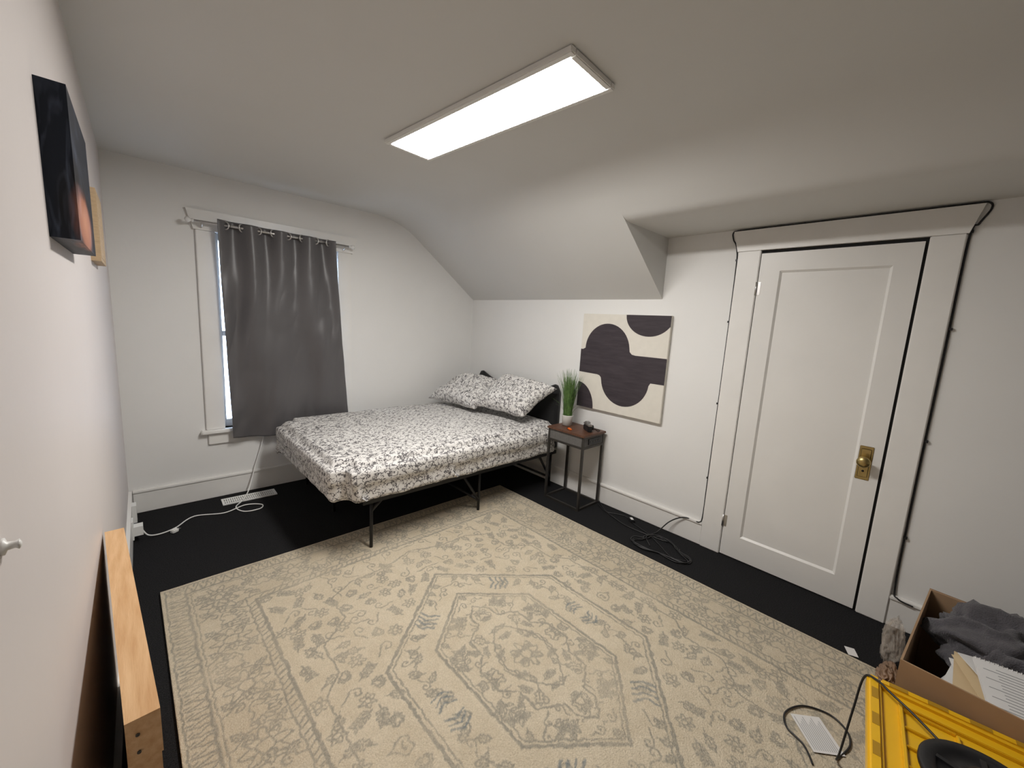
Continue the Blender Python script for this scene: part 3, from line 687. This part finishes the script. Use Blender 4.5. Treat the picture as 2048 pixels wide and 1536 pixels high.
# ---------------------------------------------------------------- storage tote
tb=empty('storage_tote',(1.45,-.25,.2)); XT=T(1.775,.015,0)@Rz(.10)
tl,tw_=.74,.50
V=[(-.04,-.04,.37),(-tl+.04,-.04,.37),(-tl+.04,-tw_+.04,.37),(-.04,-tw_+.04,.37),(-.08,-.075,.018),(-tl+.08,-.075,.018),(-tl+.08,-tw_+.075,.018),(-.08,-tw_+.075,.018)]
mk('tub',V,[(0,1,2,3),(4,5,6,7),(0,1,5,4),(1,2,6,5),(2,3,7,6),(3,0,4,7)],M_blackpl,tb,X=XT)
L=[(-tl+.03,-.03,-tw_+.03,-.03,.372,.384)]
boxes('lid_plate',L,M_yel,tb,X=XT)
boxes('lid_rim',[(-tl,0,-.035,0,.355,.402),(-tl,0,-tw_,-tw_+.035,.355,.402),(-.035,0,-tw_+.03,-.03,.355,.402),(-tl,-tl+.035,-tw_+.03,-.03,.355,.402)],M_yel,tb,bevel=.008,X=XT,seg=3)
ribs=[(-tl+.07,-.07,-.085,-.075,.383,.396),(-tl+.07,-.07,-tw_+.075,-tw_+.085,.383,.396),(-.085,-.075,-tw_+.08,-.08,.383,.396)]
ribs+=[(-.10-k*.075,-.094-k*.075,-.20,-.085,.383,.394) for k in range(7)]+[(-tl+.10,-.10,-.206,-.198,.383,.394)]
boxes('lid_ribs',ribs,M_yel,tb,bevel=.002,X=XT)
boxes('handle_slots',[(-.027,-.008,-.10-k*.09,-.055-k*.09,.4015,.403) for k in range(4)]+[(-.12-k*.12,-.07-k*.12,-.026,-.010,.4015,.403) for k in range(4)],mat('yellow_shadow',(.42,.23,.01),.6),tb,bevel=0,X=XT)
rl=empty('cable_reel',(1.45,-.24,.4))
XR=XT@T(-.285,-.235,0)
lathe('reel',[(.02,.397),(.128,.397),(.133,.402),(.133,.412),(.128,.416),(.10,.414),(.097,.408),(.05,.408),(.045,.432),(.03,.436),(.001,.436)],M_blackpl,rl,48,XR)
for k in range(5):
    boxes('spoke_%d'%(k+1),[(.05,.10,-.006,.006,.407,.415)],M_blackpl,rl,X=XR@Rz(k*2*math.pi/5))
tube('black_charging_cable',[(1.60,-.16,.41),(1.66,-.10,.412),(1.70,-.05,.414),(1.74,-.01,.41),(1.765,.02,.38),(1.76,.03,.25),(1.74,.04,.08),(1.77,.045,.022),(1.87,.02,.02),(1.94,.04,.02),(1.97,.10,.02),(1.93,.18,.02),(1.84,.22,.02),(1.77,.20,.02),(1.74,.14,.02),(1.68,.10,.02)],.0035,M_blackpl,None,8,n=8)
lf=empty('leaflet',(1.83,.11,.02)); XX=T(1.83,.115,.0185)@Rz(.72)
boxes('sheet',[(-.075,.075,-.055,.055,0,.0008)],M_paper,lf,X=XX)
boxes('printed_text',[(-.066,.066-.01*((k*7)%4),.044-.0078*k,.0462-.0078*k,.001,.0012) for k in range(12)],M_ink,lf,X=XX)

# ---------------------------------------------------------------- world + camera
w=bpy.data.worlds.new('sky'); S.world=w; w.use_nodes=True
w.node_tree.nodes['Background'].inputs[0].default_value=(.6,.76,1,1); w.node_tree.nodes['Background'].inputs[1].default_value=10
f,yaw,pitch,roll,h=805.62,.76,.1491,-.0566,1.5142
cy,sy=math.cos(yaw),math.sin(yaw); cp,sp=math.cos(pitch),math.sin(pitch)
Fv=Vector((cp*sy,cp*cy,-sp)); r=Vector((cy,-sy,0)); d=Fv.cross(r); cr,sr=math.cos(roll),math.sin(roll)
rt=cr*r+sr*d; dn=-sr*r+cr*d
cd=bpy.data.cameras.new('camera'); cam=bpy.data.objects.new('camera',cd); COL.objects.link(cam)
cd.sensor_width=36; cd.lens=f*36/2048; cd.clip_start=.01
up=-dn; bk=-Fv
cam.matrix_world=Matrix(((rt.x,up.x,bk.x,0),(rt.y,up.y,bk.y,0),(rt.z,up.z,bk.z,h),(0,0,0,1)))
S.camera=cam
